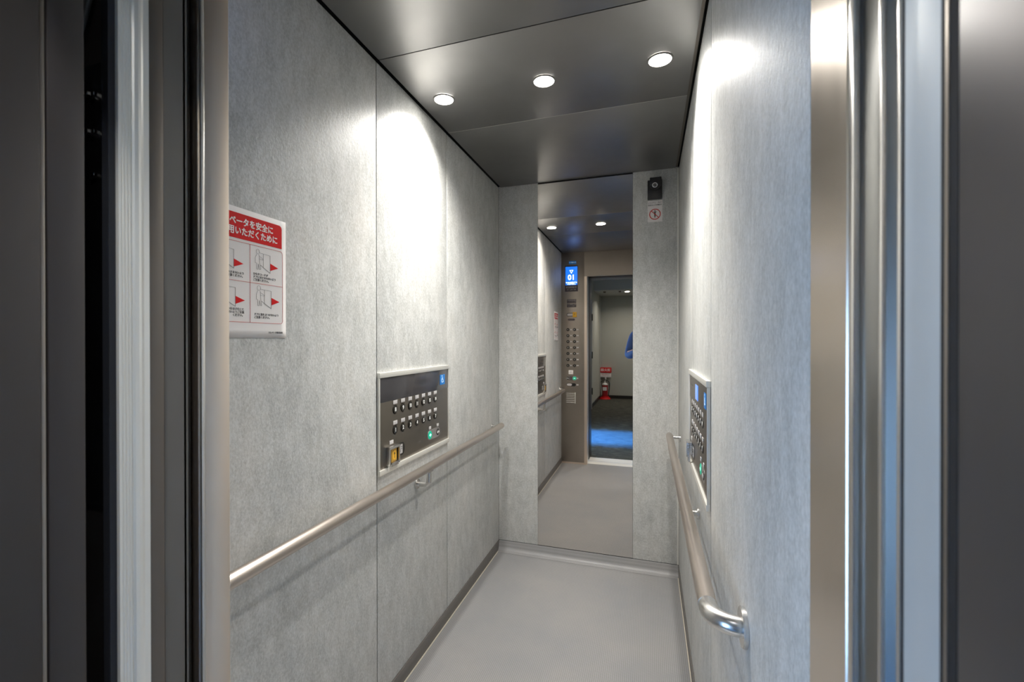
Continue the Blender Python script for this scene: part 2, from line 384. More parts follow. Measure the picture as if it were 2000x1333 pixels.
W, H = .580, .322
def side_panel(origin, right, normal, label, lcd):
    rt_ = empty('control_panel', mw=facing(origin, right, normal)); tag(rt_, label, 'control panel', 'low control panels on the side walls')
    fr = MB()
    fr.box((-.006, -.018, 0), (W+.002, 0, .012), .0015); fr.box((-.006, H, 0), (W+.002, H+.018, .012), .0015)
    fr.box((-.006, 0, 0), (.0, H, .010), .0012); fr.box((W-.002, 0, 0), (W+.002, H, .010), .0008)
    fr.build('panel_frame', 'frame', rt_)
    fp = MB().box((0, 0, 0), (W-.002, H, .0055), .0006).build('face_plate', 'face', rt_)
    MB().box((.001, .235, .0055), (W-.003, H-.001, .0072), .0004).build('glass_strip', 'face' if lcd else 'glassstrip', rt_)
    if lcd:
        MB().box((.238, .252, .0072), (.318, .302, .009), .0006).build('display_screen', 'lcd', rt_)
        MB().box((.06, .285, .0072), (.13, .289, .0076)).build('speaker_slot', 'btn', rt_)
    st = MB().box((.490, .255, .0072), (.541, .300, .0085), .0004).build('sticker', 'sticker', rt_, 'blue wheelchair sticker')
    wheelchair(st, .513, .279, .036, .0087, 'stickerw')
    for k in range(14):
        u = .106+(k % 7)*.0563; v = .124 if k < 7 else .199
        button(rt_, u, v, str(k+1))
        p = MB().box((u-.0145, v+.0205, .0055), (u+.0145, v+.0345, .0072), .0004).build('braille_plate', 'braille', rt_)
        dots(p, u, v+.0275, .026, .012, .0072)
    q = MB()
    a = [PI/2+k*PI/10 for k in range(11)]
    q.prism([(.392+.0215*math.cos(x), .050+.0215*math.sin(x)) for x in a]+[(.469+.0215*math.cos(x), .050+.0215*math.sin(x)) for x in [y-PI for y in a]], .0055, .0063)
    q.build('door_button_plate', 'plate', rt_)
    button(rt_, .392, .050, None, .0175, 'green', 'greenw', name='open_button', sym=sym_open)['label'] = 'round green open button'
    button(rt_, .469, .050, None, .0145, 'btn', 'white', name='close_button', sym=sym_close)
    for u in (.392, .469):
        p = MB().box((u-.010, .0745, .0055), (u+.010, .0865, .0072), .0004).build('braille_plate', 'braille', rt_)
        dots(p, u, .0805, .018, .011, .0072)
    # call button in its guard, speech plate beside it
    q = MB(); q.box((.043, .064, .0055), (.113, .073, .026), .003); q.box((.1085, .005, .0055), (.113, .068, .023), .001)
    q.box((.043, .005, .0055), (.0475, .068, .023), .001); q.box((.060, .0, .0055), (.1085, .014, .020), .001)
    gd = q.build('call_guard', 'satin', rt_)
    MB().box((.0475, .002, .0055), (.1085, .066, .010), .001).build('guard_back', 'rubber', gd)
    cb = MB().box((.062, .015, .010), (.100, .062, .017), .003).build('call_button', 'ylit', rt_, 'yellow emergency call button')
    a = [k*PI/10 for k in range(11)]
    q = MB(); q.prism([(.081+.013*math.cos(x), .046+.009*math.sin(x)) for x in a]+[(.081-.013*math.cos(x), .030-.009*math.sin(x)) for x in a], .017, .0182); q.build('call_lens', 'yellow', cb)
    q = MB(); q.box((.0797, .028, .0182), (.0823, .044, .0186)); q.prism([(.0755, .042), (.0865, .042), (.081, .051)], .0182, .0186); q.build('call_symbol', 'ink', cb, smooth=False)
    p = MB().box((.066, .078, .0055), (.092, .091, .0072), .0004).build('braille_plate', 'braille', rt_); dots(p, .079, .0845, .022, .011, .0072)
    a = [-PI/2+k*PI/10 for k in range(11)]
    q = MB(); q.prism([(.116, .069)]+[(.116, .021)]+[(.158+.018*math.cos(x), .045+.024*math.sin(x)) for x in a], .0055, .0066); sp = q.build('call_label', 'btn', rt_)
    q = MB(); q.box((.121, .028, .0066), (.158, .062, .0072)); q.build('label_print', 'braille', sp)
    text('インターホン', .0058, (.1395, .053, .0074), 'lettering', 'ink', sp); text('黄ボタンを', .0058, (.1395, .045, .0074), 'lettering', 'ink', sp); text('押す', .0058, (.1395, .037, .0074), 'lettering', 'ink', sp)
    return rt_
side_panel((XL, 1.391, .855), (0, 1, 0), (1, 0, 0), 'low control panel on the left wall with dark blank glass strip', False)
side_panel((XR, 1.968, .855), (0, -1, 0), (-1, 0, 0), 'low control panel on the right wall with small lit blue display', True)

# ---- tall car operating panel on the front wall, seen in the mirror (viewer's right is -X)
cop = empty('operating_panel', mw=facing((0, YF, 0), (-1, 0, 0), (0, 1, 0)))
tag(cop, 'tall bronze operating panel with lit blue floor display, seen in the mirror', 'control panel')
def cu(x): return -x                 # world X to panel u
MB().box((.642, .02, .0), (.883, 2.262, .0025), .0008).build('face_plate', 'bronze', cop)
MB().box((.709, 1.848, .0025), (.848, 2.128, .004), .0008).build('display_bezel', 'purple', cop)
sc_ = MB().box((.715, 1.918, .004), (.842, 2.115, .0048)).build('display_screen', 'screen', cop)
q = MB(); o_ = [(.7785-.020, 2.078), (.7785+.020, 2.078), (.7785, 2.040)]; i_ = [(.7785-.012, 2.0735), (.7785+.012, 2.0735), (.7785, 2.049)]
for k in range(3): q.prism([o_[k], o_[(k+1) % 3], i_[(k+1) % 3], i_[k]], .0048, .0054)
q.build('down_arrow', 'screenw', sc_, smooth=False)
text('10', .078, (.7785, 1.998, .0052), 'floor_number', 'screenw', sc_, bold=.0012)
text('ドアが開きます', .0175, (.7785, 1.943, .0052), 'lettering', 'screenw', sc_, bold=.0004)
text('ご注意ください', .013, (.7785, 1.9275, .0052), 'lettering', 'screenw', sc_, bold=.0004)
for i, s in enumerate(('用途', '積載', '定員')): text(s, .020, (.742+.037*i, 1.892, .0042), 'lettering', 'braille', cop); text(('乗用', '900kg', '13名')[i], .013, (.742+.037*i, 1.868, .0042), 'lettering', 'braille', cop)
q = MB().box((.727, 2.142, .0025), (.806, 2.176, .0035), .0006).build('blue_label', 'sticker', cop)
text('緊急地震速報', .0125, (.7665, 2.159, .0037), 'lettering', 'stickerw', q, bold=.0003)
for z0, z1 in ((1.725, 1.765), (1.680, 1.718)):
    p = MB().box((.727, z0, .0025), (.826, z1, .0038), .0006).build('notice_plate', 'purple', cop)
    text('地震の時は最寄階で' if z0 > 1.7 else '停止し戸が開きます', .0105, (.7765, (z0+z1)/2+.008, .004), 'lettering', 'braille', p)
    text('自動的に降りてください' if z0 > 1.7 else 'すぐ降りてください', .0090, (.7765, (z0+z1)/2-.008, .004), 'lettering', 'braille', p)
def stadium(q, u0, u1, v, r, z0, z1):
    a = [PI/2+k*PI/10 for k in range(11)]
    q.prism([(u0+r*math.cos(x), v+r*math.sin(x)) for x in a]+[(u1+r*math.cos(x-PI), v+r*math.sin(x-PI)) for x in a], z0, z1)
q = MB(); stadium(q, .745, .812, 1.600, .018, .0025, .0035); ic = q.build('intercom_plate', 'rubber', cop)
q = MB(); stadium(q, .770, .812, 1.600, .0125, .0035, .0042); q.build('intercom_print', 'braille', ic)
cb = MB().box((.722, 1.572, .0025), (.764, 1.628, .014), .003).build('call_button', 'yellow', cop, 'yellow emergency call button')
q = MB(); q.box((.7417, 1.588, .014), (.7443, 1.604, .0144)); q.prism([(.737, 1.602), (.749, 1.602), (.743, 1.612)], .014, .0144); q.build('call_symbol', 'ink', cb, smooth=False)
q = MB(); stadium(q, .752, .806, 1.547, .011, .0025, .0035); q.build('key_cover', 'purple', cop)
for k in range(14):
    u = .745 if k % 2 == 0 else .815; v = 1.054+(k//2)*.0642
    b = MB().cyl((u, v, .005), .0165, .008, seg=24, bev=.001).build('button', 'btn', cop)
    text(str(k+1), .018, (u, v, .0094), 'button_number', 'whitep', b, sx=.78 if k > 8 else 1)
    p = MB().box((u-.043, v-.005, .0025), (u-.020, v+.005, .0035), .0003).build('braille_plate', 'braille', cop)
sq = MB().box((.760, .960, .0025), (.808, 1.004, .004), .001).build('notice_sticker', 'paper', cop)
text('2台', .018, (.784, .982, .0042), 'lettering', 'thin', sq)
q = MB(); stadium(q, .745, .815, .917, .020, .0025, .0032); q.build('door_button_plate', 'purple', cop)
button(cop, .745, .917, None, .0195, 'green', 'greenw', name='open_button', sym=sym_open)['label'] = 'round green open button'
button(cop, .815, .917, None, .0165, 'btn', 'whitep', name='close_button', sym=sym_close)
q = MB(); q.box((.706, .911, .0025), (.722, .923, .0035)); q.build('braille_plate', 'braille', cop)
q = MB(); stadium(q, .747, .815, .848, .0165, .0025, .0036); lk = q.build('hold_plate', 'rubber', cop)
q = MB(); stadium(q, .785, .815, .848, .012, .0036, .0042); q.build('hold_print', 'braille', lk)
MB().box((.703, .842, .0025), (.725, .854, .0035)).build('braille_plate', 'braille', cop)
sg = MB()
for k in range(6): sg.box((.735, .655+k*.0195, .0024), (.834, .6605+k*.0195, .0042), .0006)
sg.build('speaker_grille', 'frame', cop)
MB().box((.7325, .648, .0025), (.741, .766, .010), .002).build('grille_edge', 'frame', cop)

# ------------------------------------------------------------------ downlights
def downlight(loc, r, label, group):
    e = empty('ceiling_downlight', loc); tag(e, label, 'ceiling light', group)
    MB().ring((0, 0, -.003), r, r+.006, .003, 40).build('lamp_trim', 'lampring', e)
    MB().cyl((0, 0, -.0008), r, .0012, seg=40).build('lamp_lens', 'lamp', e)
    return e
for lx, nm in zip(LXS, ('leftmost lit downlight in the car ceiling, nearest the left wall', 'middle lit downlight of the row in the car ceiling', 'rightmost lit downlight in the car ceiling, nearest the right wall')):
    downlight((lx, LY, ZC-.0012), .037, nm, 'downlights in the car ceiling')

# ------------------------------------------------------------------ handrails
R_ = .0175
rail = empty('handrail', (XL, YF, 0)); tag(rail, 'straight brownish steel handrail along the left wall', 'handrail', 'steel handrails')
def local(o, p): return tuple(Vector(p)-o.location)
rx = XL+.055
MB().tube([local(rail, p) for p in ((rx, .70, .80), (rx, 2.640, .80), (rx, 2.648, .80), (rx, 2.652, .80))], [R_, R_, R_*.93, R_*.7], 32).build('rail_tube', 'bronze_rail', rail)
def elbow(par, x, wx, yend, z=.80, sgn=1):
    pts = [(x, yend+.0, z), (x, yend-.01, z)]
    rr = abs(wx-x)-.010
    for k in range(13):
        a = PI/2*k/12; pts.append((x+sgn*rr*(1-math.cos(a)), yend-.01-rr*math.sin(a)*1.0, z))
    pts.append((wx, pts[-1][1], z))
    e = MB().tube([local(par, p) for p in pts], R_*1.0, 32).build('rail_elbow', 'satin', par, 'bright satin elbow')
    MB().ring((0, 0, 0), R_*.2, R_*1.01, .003).build('elbow_joint_ring', 'satin', e).matrix_basis = Matrix.Translation(local(par, (x, yend+.0015, z))) @ Matrix.Rotation(PI/2, 4, 'X')
    fy = pts[-1][1]
    f = MB().cyl(local(par, (wx-sgn*.004, fy, z)), .034, .008, 'X', 40, bev=.0015)
    f.build('wall_flange', 'satin', par)
def end_bracket(par, wx, x, y, z=.80):
    s = 1 if wx > x else -1
    MB().cyl(local(par, (wx-s*.0035, y, z-.008)), .019, .007, 'X', 28, bev=.0012).build('wall_flange', 'satin', par)
    MB().tube([local(par, p) for p in ((wx, y, z-.004), (x, y, z-.004))], .0085, 16).build('bracket_stub', 'satin', par)
def mid_bracket(par, wx, x, y, z=.80):
    s = 1 if wx > x else -1
    b = MB()
    zz = z-.072
    pts = [(wx-s*.004, y, zz), (x+s*.016, y, zz)] + [(x+s*.016*(1-math.sin(PI/2*k/6)), y+.0, zz+.016*(1-math.cos(PI/2*k/6))) for k in range(1, 7)] + [(x, y, z-R_+.002)]
    b.tube([local(par, p) for p in pts], .0098, 20); b.build('bracket_arm', 'satin', par)
    MB().cyl(local(par, (wx-s*.0035, y, zz)), .020, .007, 'X', 28, bev=.0012).build('wall_flange', 'satin', par)
    MB().box(local(par, (x-.010, y-.022, z-R_-.003)), local(par, (x+.010, y+.022, z-R_+.003)), .002).build('saddle', 'satin', par)
mid_bracket(rail, XL, rx, 1.675); end_bracket(rail, XL, rx, 2.625)
elbow(rail, rx, XL, .70, sgn=-1)
rail2 = empty('handrail', (XR, YF, 0)); tag(rail2, 'brownish steel handrail on the right wall with bright elbow at its near end', 'handrail', 'steel handrails')
rx2 = XR-.055
MB().tube([local(rail2, p) for p in ((rx2, .966, .80), (rx2, 2.640, .80), (rx2, 2.648, .80), (rx2, 2.652, .80))], [R_, R_, R_*.93, R_*.7], 32).build('rail_tube', 'bronze_rail', rail2)
elbow(rail2, rx2, XR, .966, sgn=1)
mid_bracket(rail2, XR, rx2, 1.684); end_bracket(rail2, XR, rx2, 2.625)

# ------------------------------------------------------------------ security camera and its sticker on the far wall
sc = empty('security_camera', mw=facing((.036, YB, 2.158), (1, 0, 0), (0, -1, 0)))
tag(sc, 'small black security camera high on the far wall right of the mirror', 'security camera')
MB().box((-.0385, -.057, 0), (.0385, .050, .020), .003).build('camera_body', 'blackp', sc)
hood = MB(); hood.cyl((.004, .022, .020), .031, .034, 'Z', 36, bev=.003); hood.box((-.027, .022, .004), (.035, .060, .036), .004); hood.build('camera_hood', 'blackp', sc)
MB().sph((.0, .014, .034), .0135, (1, 1, .7)).build('camera_lens', 'lens', sc)
MB().ring((.0, .014, .0365), .010, .0145, .004, 28).build('lens_ring', 'chrome', sc)
s2 = empty('warning_sticker', mw=facing((.037, YB, 2.037), (1, 0, 0), (0, -1, 0)))
tag(s2, 'white sticker with red prohibition circle below the black security camera', 'sticker')
MB().box((-.039, -.060, 0), (.039, .060, .0008)).build('sticker_sheet', 'paper', s2)
text('いたずら・危険', .0105, (0, .047, .001), 'lettering', 'thin', s2, bold=.0002); text('防犯カメラ作動中', .0090, (0, .034, .001), 'lettering', 'ink', s2, bold=.0002)
q = MB(); q.ring((0, -.017, .0008), .026, .0305, .0004, 40)
a = Vector((-.0195, .0025)); b = Vector((.0195, -.0365)); n_ = Vector((1, 1)).normalized()*.002
q.prism([(a+n_)[:], (b+n_)[:], (b-n_)[:], (a-n_)[:]], .0008, .0013); q.build('prohibition_circle', 'redline', s2)
q = MB(); q.cyl((0, .003, .0010), .0032, .0004, seg=16); q.prism([(-.0085, -.002), (.0085, -.002), (.0085, -.005), (.004, -.006), (.0035, -.036), (.0008, -.036), (0, -.021), (-.0008, -.036), (-.0035, -.036), (-.004, -.006), (-.0085, -.005)], .0008, .0012)
q.build('figure_symbol', 'ink', s2, smooth=False)

# ------------------------------------------------------------------ safety notice on the left wall
nt = empty('safety_notice', mw=facing((XL, .751, 1.313), (0, 1, 0), (1, 0, 0)))
tag(nt, 'white paper safety notice with red header on the left wall', 'notice')
q = bmesh.new(); cols = []
for i in range(13):
    u = .210*i/12; z = .0012 + .0016*math.exp(-((u-.0)/.03)**2)*0
    cols.append([q.verts.new((u+(0 if 0 < j < 16 else 0), .298*j/16, .0012)) for j in range(17)])
for i in range(12):
    for j in range(16): q.faces.new((cols[i][j], cols[i+1][j], cols[i+1][j+1], cols[i][j+1]))
mbp = MB(); mbp._add(q); pp = mbp.build('paper_sheet', 'paper', nt)
sm = pp.modifiers.new('s', 'SOLIDIFY'); sm.thickness = .0004; sm.offset = 1
Z0 = .0019
def rect(u0, v0, u1, v1, name, m_, par=nt, z=Z0, r=0, corners=(1, 1, 1, 1)):
    pts = []
    for (cx_, cy_, a0, on) in ((u1, v1, 0, corners[0]), (u0, v1, 90, corners[1]), (u0, v0, 180, corners[2]), (u1, v0, 270, corners[3])):
        rr = r if on else 0
        ox = cx_-rr if cx_ == u1 else cx_+rr; oy = cy_-rr if cy_ == v1 else cy_+rr
        pts += [(ox+rr*math.cos(math.radians(a0+15*k)), oy+rr*math.sin(math.radians(a0+15*k))) for k in range(7)] if rr else [(cx_, cy_)]
    return MB().prism(pts, z-.0002, z+.0002).build(name, m_, par, smooth=False)
hdr = rect(.014, .227, .196, .285, 'red_header', 'red', r=.009, corners=(1, 1, 0, 0))
text('エレベータを安全に', .0197, (.0855, .2655, Z0+.0004), 'lettering', 'whitep', hdr, bold=.0005, ext=.0002, sx=.93)
text('ご利用いただくために', .0197, (.0905, .2435, Z0+.0004), 'lettering', 'whitep', hdr, bold=.0005, ext=.0002, sx=.93)
q = MB(); th = .0008
q.box((.014, .2195, Z0-.0001), (.192, .2195+th, Z0+.0002)); q.box((.014, .130, Z0-.0001), (.199, .130+th, Z0+.0002)); q.box((.020, .036, Z0-.0001), (.191, .036+th, Z0+.0002))
q.box((.0965, .036, Z0-.0001), (.0965+th, .2195, Z0+.0002)); q.box((.1982, .044, Z0-.0001), (.1982+th, .213, Z0+.0002)); q.box((.0135, .044, Z0-.0001), (.0135+th, .213, Z0+.0002))
for (cx_, cy_, a0) in ((.191, .044, -90), (.191, .212, 0), (.0215, .044, 180), (.0215, .212, 90)):
    a = [math.radians(a0+15*k) for k in range(7)]
    q.prism([(cx_+.008*math.cos(x), cy_+.008*math.sin(x)) for x in a]+[(cx_+.0072*math.cos(x), cy_+.0072*math.sin(x)) for x in a[::-1]], Z0-.0001, Z0+.0002)
q.build('red_grid_lines', 'redline', nt, smooth=False)
for (u, v) in ((.158, .1755), (.162, .091), (.052, .1705), (.056, .0865)):
    MB().prism([(u, v-.0095), (u, v+.0085), (u+.026, v)], Z0-.0001, Z0+.0003).build('red_arrow', 'red', nt, smooth=False)
q = MB()
def ln(p, q_, w_=.0006):
    a, b = Vector(p), Vector(q_); d = (b-a).normalized(); n = Vector((-d.y, d.x))*w_/2
    q.prism([(a+n)[:], (b+n)[:], (b-n)[:], (a-n)[:]], Z0-.0001, Z0+.0002)
def poly(ps, w_=.0006):
    for a, b in zip(ps, ps[1:]): ln(a, b, w_)
def figure(u, v, s):                 # a small line drawing of a person beside the door
    a = [k*2*PI/10 for k in range(11)]
    poly([(u+.006*s*math.cos(x), v+.020*s+.007*s*math.sin(x)) for x in a])
    poly([(u-.004*s, v+.012*s), (u-.009*s, v+.002*s), (u-.009*s, v-.012*s), (u-.004*s, v-.013*s), (u-.004*s, v-.030*s), (u+.001*s, v-.030*s), (u+.002*s, v-.014*s), (u+.006*s, v-.030*s), (u+.010*s, v-.029*s), (u+.006*s, v-.008*s), (u+.006*s, v+.004*s), (u+.004*s, v+.012*s)])
    poly([(u+.005*s, v+.008*s), (u+.018*s, v+.002*s), (u+.019*s, v-.001*s), (u+.004*s, v)])
for (du, dv) in ((0, 0), (-.106, -.003), (.003, -.087), (-.102, -.089)):
    q = MB()
    poly([(.124+du, .205+dv), (.158+du, .203+dv), (.158+du, .160+dv)], .0007); poly([(.137+du, .204+dv), (.137+du, .170+dv), (.158+du, .160+dv)], .0007)
    poly([(.128+du, .176+dv), (.143+du, .168+dv), (.158+du, .160+dv)], .0011)
    figure(.120+du, .190+dv, .85)
    q.build('line_drawing', 'thin', nt, smooth=False)
for s, u, v in (('ひもやコードが', .106, .1525), ('ドアにはさまれないよう', .106, .1455), ('ご注意ください。', .106, .1385), ('ドアに指をぶつけないよう', .1085, .0565), ('ご注意ください。', .1085, .0495)):
    text(s, .0064, (u, v, Z0), 'lettering', 'ink', nt, align='LEFT', ext=.0002, bold=.00008)
for s, u, v in (('ドアに手をはさまないよう', .080, .1480), ('ご注意ください。', .080, .141), ('ドアにものをはさむこと', .080, .0655), ('のないようご注意', .080, .0585), ('ください。', .080, .0515)):
    text(s, .0064, (u, v, Z0), 'lettering', 'ink', nt, align='RIGHT', ext=.0002, bold=.00008)
text('エレベータ株式会社', .0052, (.199, .0135, Z0), 'lettering', 'ink', nt, align='RIGHT', ext=.0002, bold=.0001)

# ------------------------------------------------------------------ car door (open, stacked on the left) and landing door
X0 = -.620
d1 = empty('door_1', (X0, .42, 0)); struct(d1)
DZ = 2.04
MB().box((-.52, .034, .01), (-.004, .065, DZ)).build('rear_door_panel', 'grey', d1)
q = MB(); q.prism([(-.010, .032), (-.006, .034), (-.006, .042), (-.014, .046), (-.014, .058), (-.004, .062), (-.004, .068), (-.03, .068), (-.03, .032)], .01, DZ); q.build('rear_door_edge', 'grey', d1)
MB().box((-.030, .0705, .01), (-.010, .0765, DZ)).build('rear_seal', 'rubber', d1)
MB().box((-.52, -.024, .01), (-.012, .031, DZ)).build('front_door_panel', 'dark', d1)
MB().box((-.013, .0125, .01), (0, .031, DZ), .001).build('front_door_edge', 'warmgrey', d1)
q = MB()                             # ribbed aluminium safety edge
pts = [(-.012, .012), (0, .012), (0, .0048), (.0006, .0040), (.0022, .0005), (.0026, -.003), (.0022, -.0075), (.0008, -.0098)]
for k in range(4):
    y = -.0102-k*.0038; pts += [(-.0004, y), (-.0004, y-.0010), (.0010, y-.0013), (.0010, y-.0027)]
pts += [(.001, -.026), (-.012, -.026)]
q.prism(pts, .01, DZ-.02); q.build('safety_edge', 'edgealu', d1, 'ribbed pale aluminium strip', smooth=False)
MB().box((-.016, -.034, .01), (-.004, -.0262, DZ)).build('edge_rubber', 'navy', d1)
# coupling plate with bolts on the hidden face of the car door, and a cable
cp = empty('door_coupler', (-.662, .3955, 1.35)); tag(cp, 'black steel coupling plate with bolts in the dark gap behind the ribbed aluminium door edge', 'door coupler')
MB().box((-.05, -.0075, -.25), (.025, .0, .30), .001).build('coupler_plate', 'blackp', cp)
MB().box((-.02, -.011, -.30), (-.016, -.0075, .152)).build('coupler_rail', 'cable', cp)
for (x, z) in ((.0035, .262), (.0155, .259), (.0035, .2155), (.0155, .213), (.0155, .160)):
    b = MB().cyl((x, -.0105, z), .0036, .006, 'Y', 6, bev=.0004).build('coupler_bolt', 'chrome', cp)
cb_ = MB().tube([(-.695, .382, 1.60), (-.684, .382, 1.645), (-.671, .382, 1.685), (-.660, .382, 1.705), (-.648, .382, 1.735), (-.636, .383, 1.80), (-.630, .384, 1.90)], .0035, 12).build('hanging_cable', 'cable')
tag(cb_, 'thin dark cable curving down the black gap at the upper left', 'cable')

d2 = empty('door_2', (X0, .342, 0)); struct(d2)
MB().box((-.85, -.0185, .01), (0, .0165, 2.04), .0012).build('door_panel', 'dark', d2)
MB().box((-.004, -.0245, .01), (-.001, -.0205, 2.04), .0004).build('edge_bead', 'bronze', d2)
# landing frame (both jambs and head) and the shaft wall around it
struct(MB().box((X0-.02, HALL_F-.03, 0), (X0, .317, 2.06), .001).build('trim_3', 'frameD'))
struct(MB().box((XR, HALL_F-.03, 0), (XR+.022, .326, 2.06), .001).build('trim_4', 'frameD'))
struct(MB().box((X0-.02, HALL_F-.03, 2.02), (XR+.022, .317, 2.06), .001).build('trim_5', 'frameD'))
# right side profiles between car post and landing frame
jb = empty('trim_6', (XR, .42, 0)); struct(jb)
q = MB(); q.box((.012, .040, .01), (.03, .0555, 2.2)); q.build('post_shadow_gap', 'jamb', jb)
MB().box((-.0005, .0435, .01), (.010, .0545, 2.2), .002).build('bright_bead', 'satin', jb)
q = MB(); q.prism([(.004, .0430), (.006, .040), (.006, .000), (.002, -.003), (.002, -.008), (.009, -.011), (.009, -.026), (.03, -.026), (.03, .0430)], .01, 2.2); q.build('jamb_channel', 'jamb', jb)
MB().box((-.001, -.0075, .01), (.006, -.0015, 2.2), .0022).build('bright_bead', 'satin', jb)
MB().box((-.001, -.0335, .01), (.006, -.0285, 2.2), .002).build('bright_bead', 'satin', jb)
MB().box((.0003, -.0370, .01), (.02, -.0337, 2.2)).build('jamb_gap', 'black', jb)
MB().prism([(.0, -.0375), (.001, -.050), (-.0005, -.058), (.0005, -.0775), (.02, -.0775), (.02, -.0375)], .01, 2.2).build('aluminium_cover', 'alu', jb)
MB().cyl((-.0015, -.0755, 1.531), .0030, .004, 'X', 16, bev=.0008).build('cover_screw', 'chrome', jb)
MB().box((.0, -.0935, .01), (.02, -.0778, 2.2)).build('jamb_gap', 'black', jb)
MB().box((-.0006, -.0855, .01), (.0, -.0830, 2.2)).build('thin_bead', 'bronze', jb)
# sills
s1 = MB()
s1.box((XL, .385, -.03), (XR+.02, YF-.06, .0)); s1.box((XL, .40, 0), (XR, .43, .002)); s1.box((XL, .44, 0), (XR, .47, .002))
struct(s1.build('trim_7', 'sill'))
struct(MB().box((X0-.02, .20, -.03), (XR+.022, .357, .001)).build('trim_8', 'sill'))
# shaft enclosure
sh = MB()
sh.box((-1.60, YF-.02, 0), (-.95, YF, 2.5)); sh.box((-1.62, HALL_F, 0), (-1.60, YF, 2.5)); sh.box((XR+.022, HALL_F+.02, 0), (XR+.06, YF+.05, 2.5)); sh.box((-1.6, HALL_F, 2.36), (XR+.06, YF+.02, 2.40))
struct(sh.build('wall_shaft', 'black'))

# ------------------------------------------------------------------ landing hall (seen in the mirror)
wf = MB()
wf.box((HALL_L-.6, HALL_F-.04, 0), (X0-.02, HALL_F, HALL_Z+.05)); wf.box((XR+.022, HALL_F-.04, 0), (HALL_R+.1, HALL_F, HALL_Z+.05)); wf.box((X0-.02, HALL_F-.04, 2.06), (XR+.022, HALL_F, HALL_Z+.05))
struct(wf.build('wall_landing', 'hallwall'))
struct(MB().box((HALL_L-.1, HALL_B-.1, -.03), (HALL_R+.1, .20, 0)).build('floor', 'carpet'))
struct(MB().box((HALL_L-.1, HALL_B-.1, 0), (HALL_R+.1, HALL_B, HALL_Z+.05)).build('wall_far', 'hallwall'))
WY0, WY1, WZ0, WZ1 = -1.65, -.35, .12, 1.45
wl = MB(); wl.box((HALL_L-.1, HALL_B, 0), (HALL_L, WY0, HALL_Z+.05)); wl.box((HALL_L-.1, WY1, 0), (HALL_L, HALL_F-.04, HALL_Z+.05)); wl.box((HALL_L-.1, WY0, 0), (HALL_L, WY1, WZ0)); wl.box((HALL_L-.1, WY0, WZ1), (HALL_L, WY1, HALL_Z+.05)); wl.box((HALL_L, HALL_B, 0), (HALL_L+.012, HALL_B+.22, 2.4)); struct(wl.build('wall_hall_left', 'hallwall'))
struct(MB().box((HALL_R, HALL_B, 0), (HALL_R+.1, HALL_F, HALL_Z+.05)).build('wall_hall_right', 'hallwall'))
wn = empty('added_window_1', (HALL_L-.05, (WY0+WY1)/2, WZ0)); struct(wn)  # unseen window, added to let blue daylight into the hall
q = MB(); hw = (WY1-WY0)/2; hh = WZ1-WZ0
q.box((-.03, -hw, 0), (.03, -hw+.04, hh)); q.box((-.03, hw-.04, 0), (.03, hw, hh)); q.box((-.03, -hw, 0), (.03, hw, .04)); q.box((-.03, -hw, hh-.04), (.03, hw, hh)); q.box((-.02, -.02, 0), (.02, .02, hh)); q.build('window_frame', 'frame', wn)
MB().box((-.003, -hw+.04, .04), (.003, hw-.04, hh-.04)).build('window_pane', 'glass', wn)
hc = MB(); hc.box((HALL_L-.1, -4.35, HALL_Z), (HALL_R+.1, HALL_F, HALL_Z+.05)); hc.box((HALL_L-.1, HALL_B, 2.40), (HALL_R+.1, -4.35, HALL_Z+.05))
struct(hc.build('ceiling', 'hallceil'))
struct(MB().box((HALL_L+.03, HALL_B, 0), (HALL_R, HALL_B+.012, .075)).build('baseboard_far', 'skirt'))
struct(MB().box((HALL_L, HALL_B+.012, 0), (HALL_L+.012, HALL_F-.04, .075)).build('baseboard_hall', 'skirt'))
struct(MB().box((HALL_L+.012, HALL_B+.012, .0), (HALL_L+.022, HALL_B+.075, 2.40)).build('trim_9', 'doorp'))
for i, (y0, y1) in enumerate(((-2.75, -1.9), (-3.70, -2.85))):     # two painted steel doors in the left wall of the hall
    d = empty('door_%d' % (i+3), (HALL_L, y0, 0)); struct(d)
    MB().box((.0, .0, .02), (.020, y1-y0, 2.08), .002).build('door_leaf', 'doorp', d)
    q = MB(); q.box((0, -.04, 0), (.028, 0, 2.12)); q.box((0, y1-y0, 0), (.028, y1-y0+.04, 2.12)); q.box((0, -.04, 2.08), (.028, y1-y0+.04, 2.12)); q.build('door_frame', 'doorp', d)
    for z in (.35, 1.06, 1.80): MB().cyl((.034, -.004, z), .010, .13, 'Z', 12).build('hinge', 'hinge', d)
    q = MB(); q.tube([(.02, y1-y0-.07, 1.0), (.06, y1-y0-.07, 1.0), (.06, y1-y0-.18, 1.0)], .009, 12); q.build('door_handle', 'satin', d)
for i, (x, y, z) in enumerate(HALL_LAMPS):
    downlight((x, y, z-.001), .05, ('lit hall downlight nearest the lift doorway', 'lit hall downlight across the hall from the added window', 'lit hall downlight in the middle of the hall ceiling', 'lit downlight in the lowered hall ceiling, seen at the mirror edge', 'lit downlight in the lowered hall ceiling on the side away from the hall doors')[i], 'hall downlights')
sk = MB(); sk.cyl((0, 0, -.012), .05, .024, seg=28, r2=.06); o = sk.build('smoke_detector', 'extwhite'); o.location = (-.56, -2.55, HALL_Z); tag(o, 'round smoke detector on the hall ceiling, seen in the mirror above the doorway', 'smoke detector')
for i, x in enumerate((-.88, -.56)):
    e = MB().cyl((0, 0, -.014), .026, .028, seg=16, r2=.03).build('sprinkler_head', 'warmgrey'); e.location = (x, -4.62, 2.40)
    tag(e, 'small brownish sprinkler on the lowered hall ceiling, %s' % ('nearer the hall doors' if i == 0 else 'nearer the lit downlight'), 'sprinkler', 'sprinklers on the lowered hall ceiling')

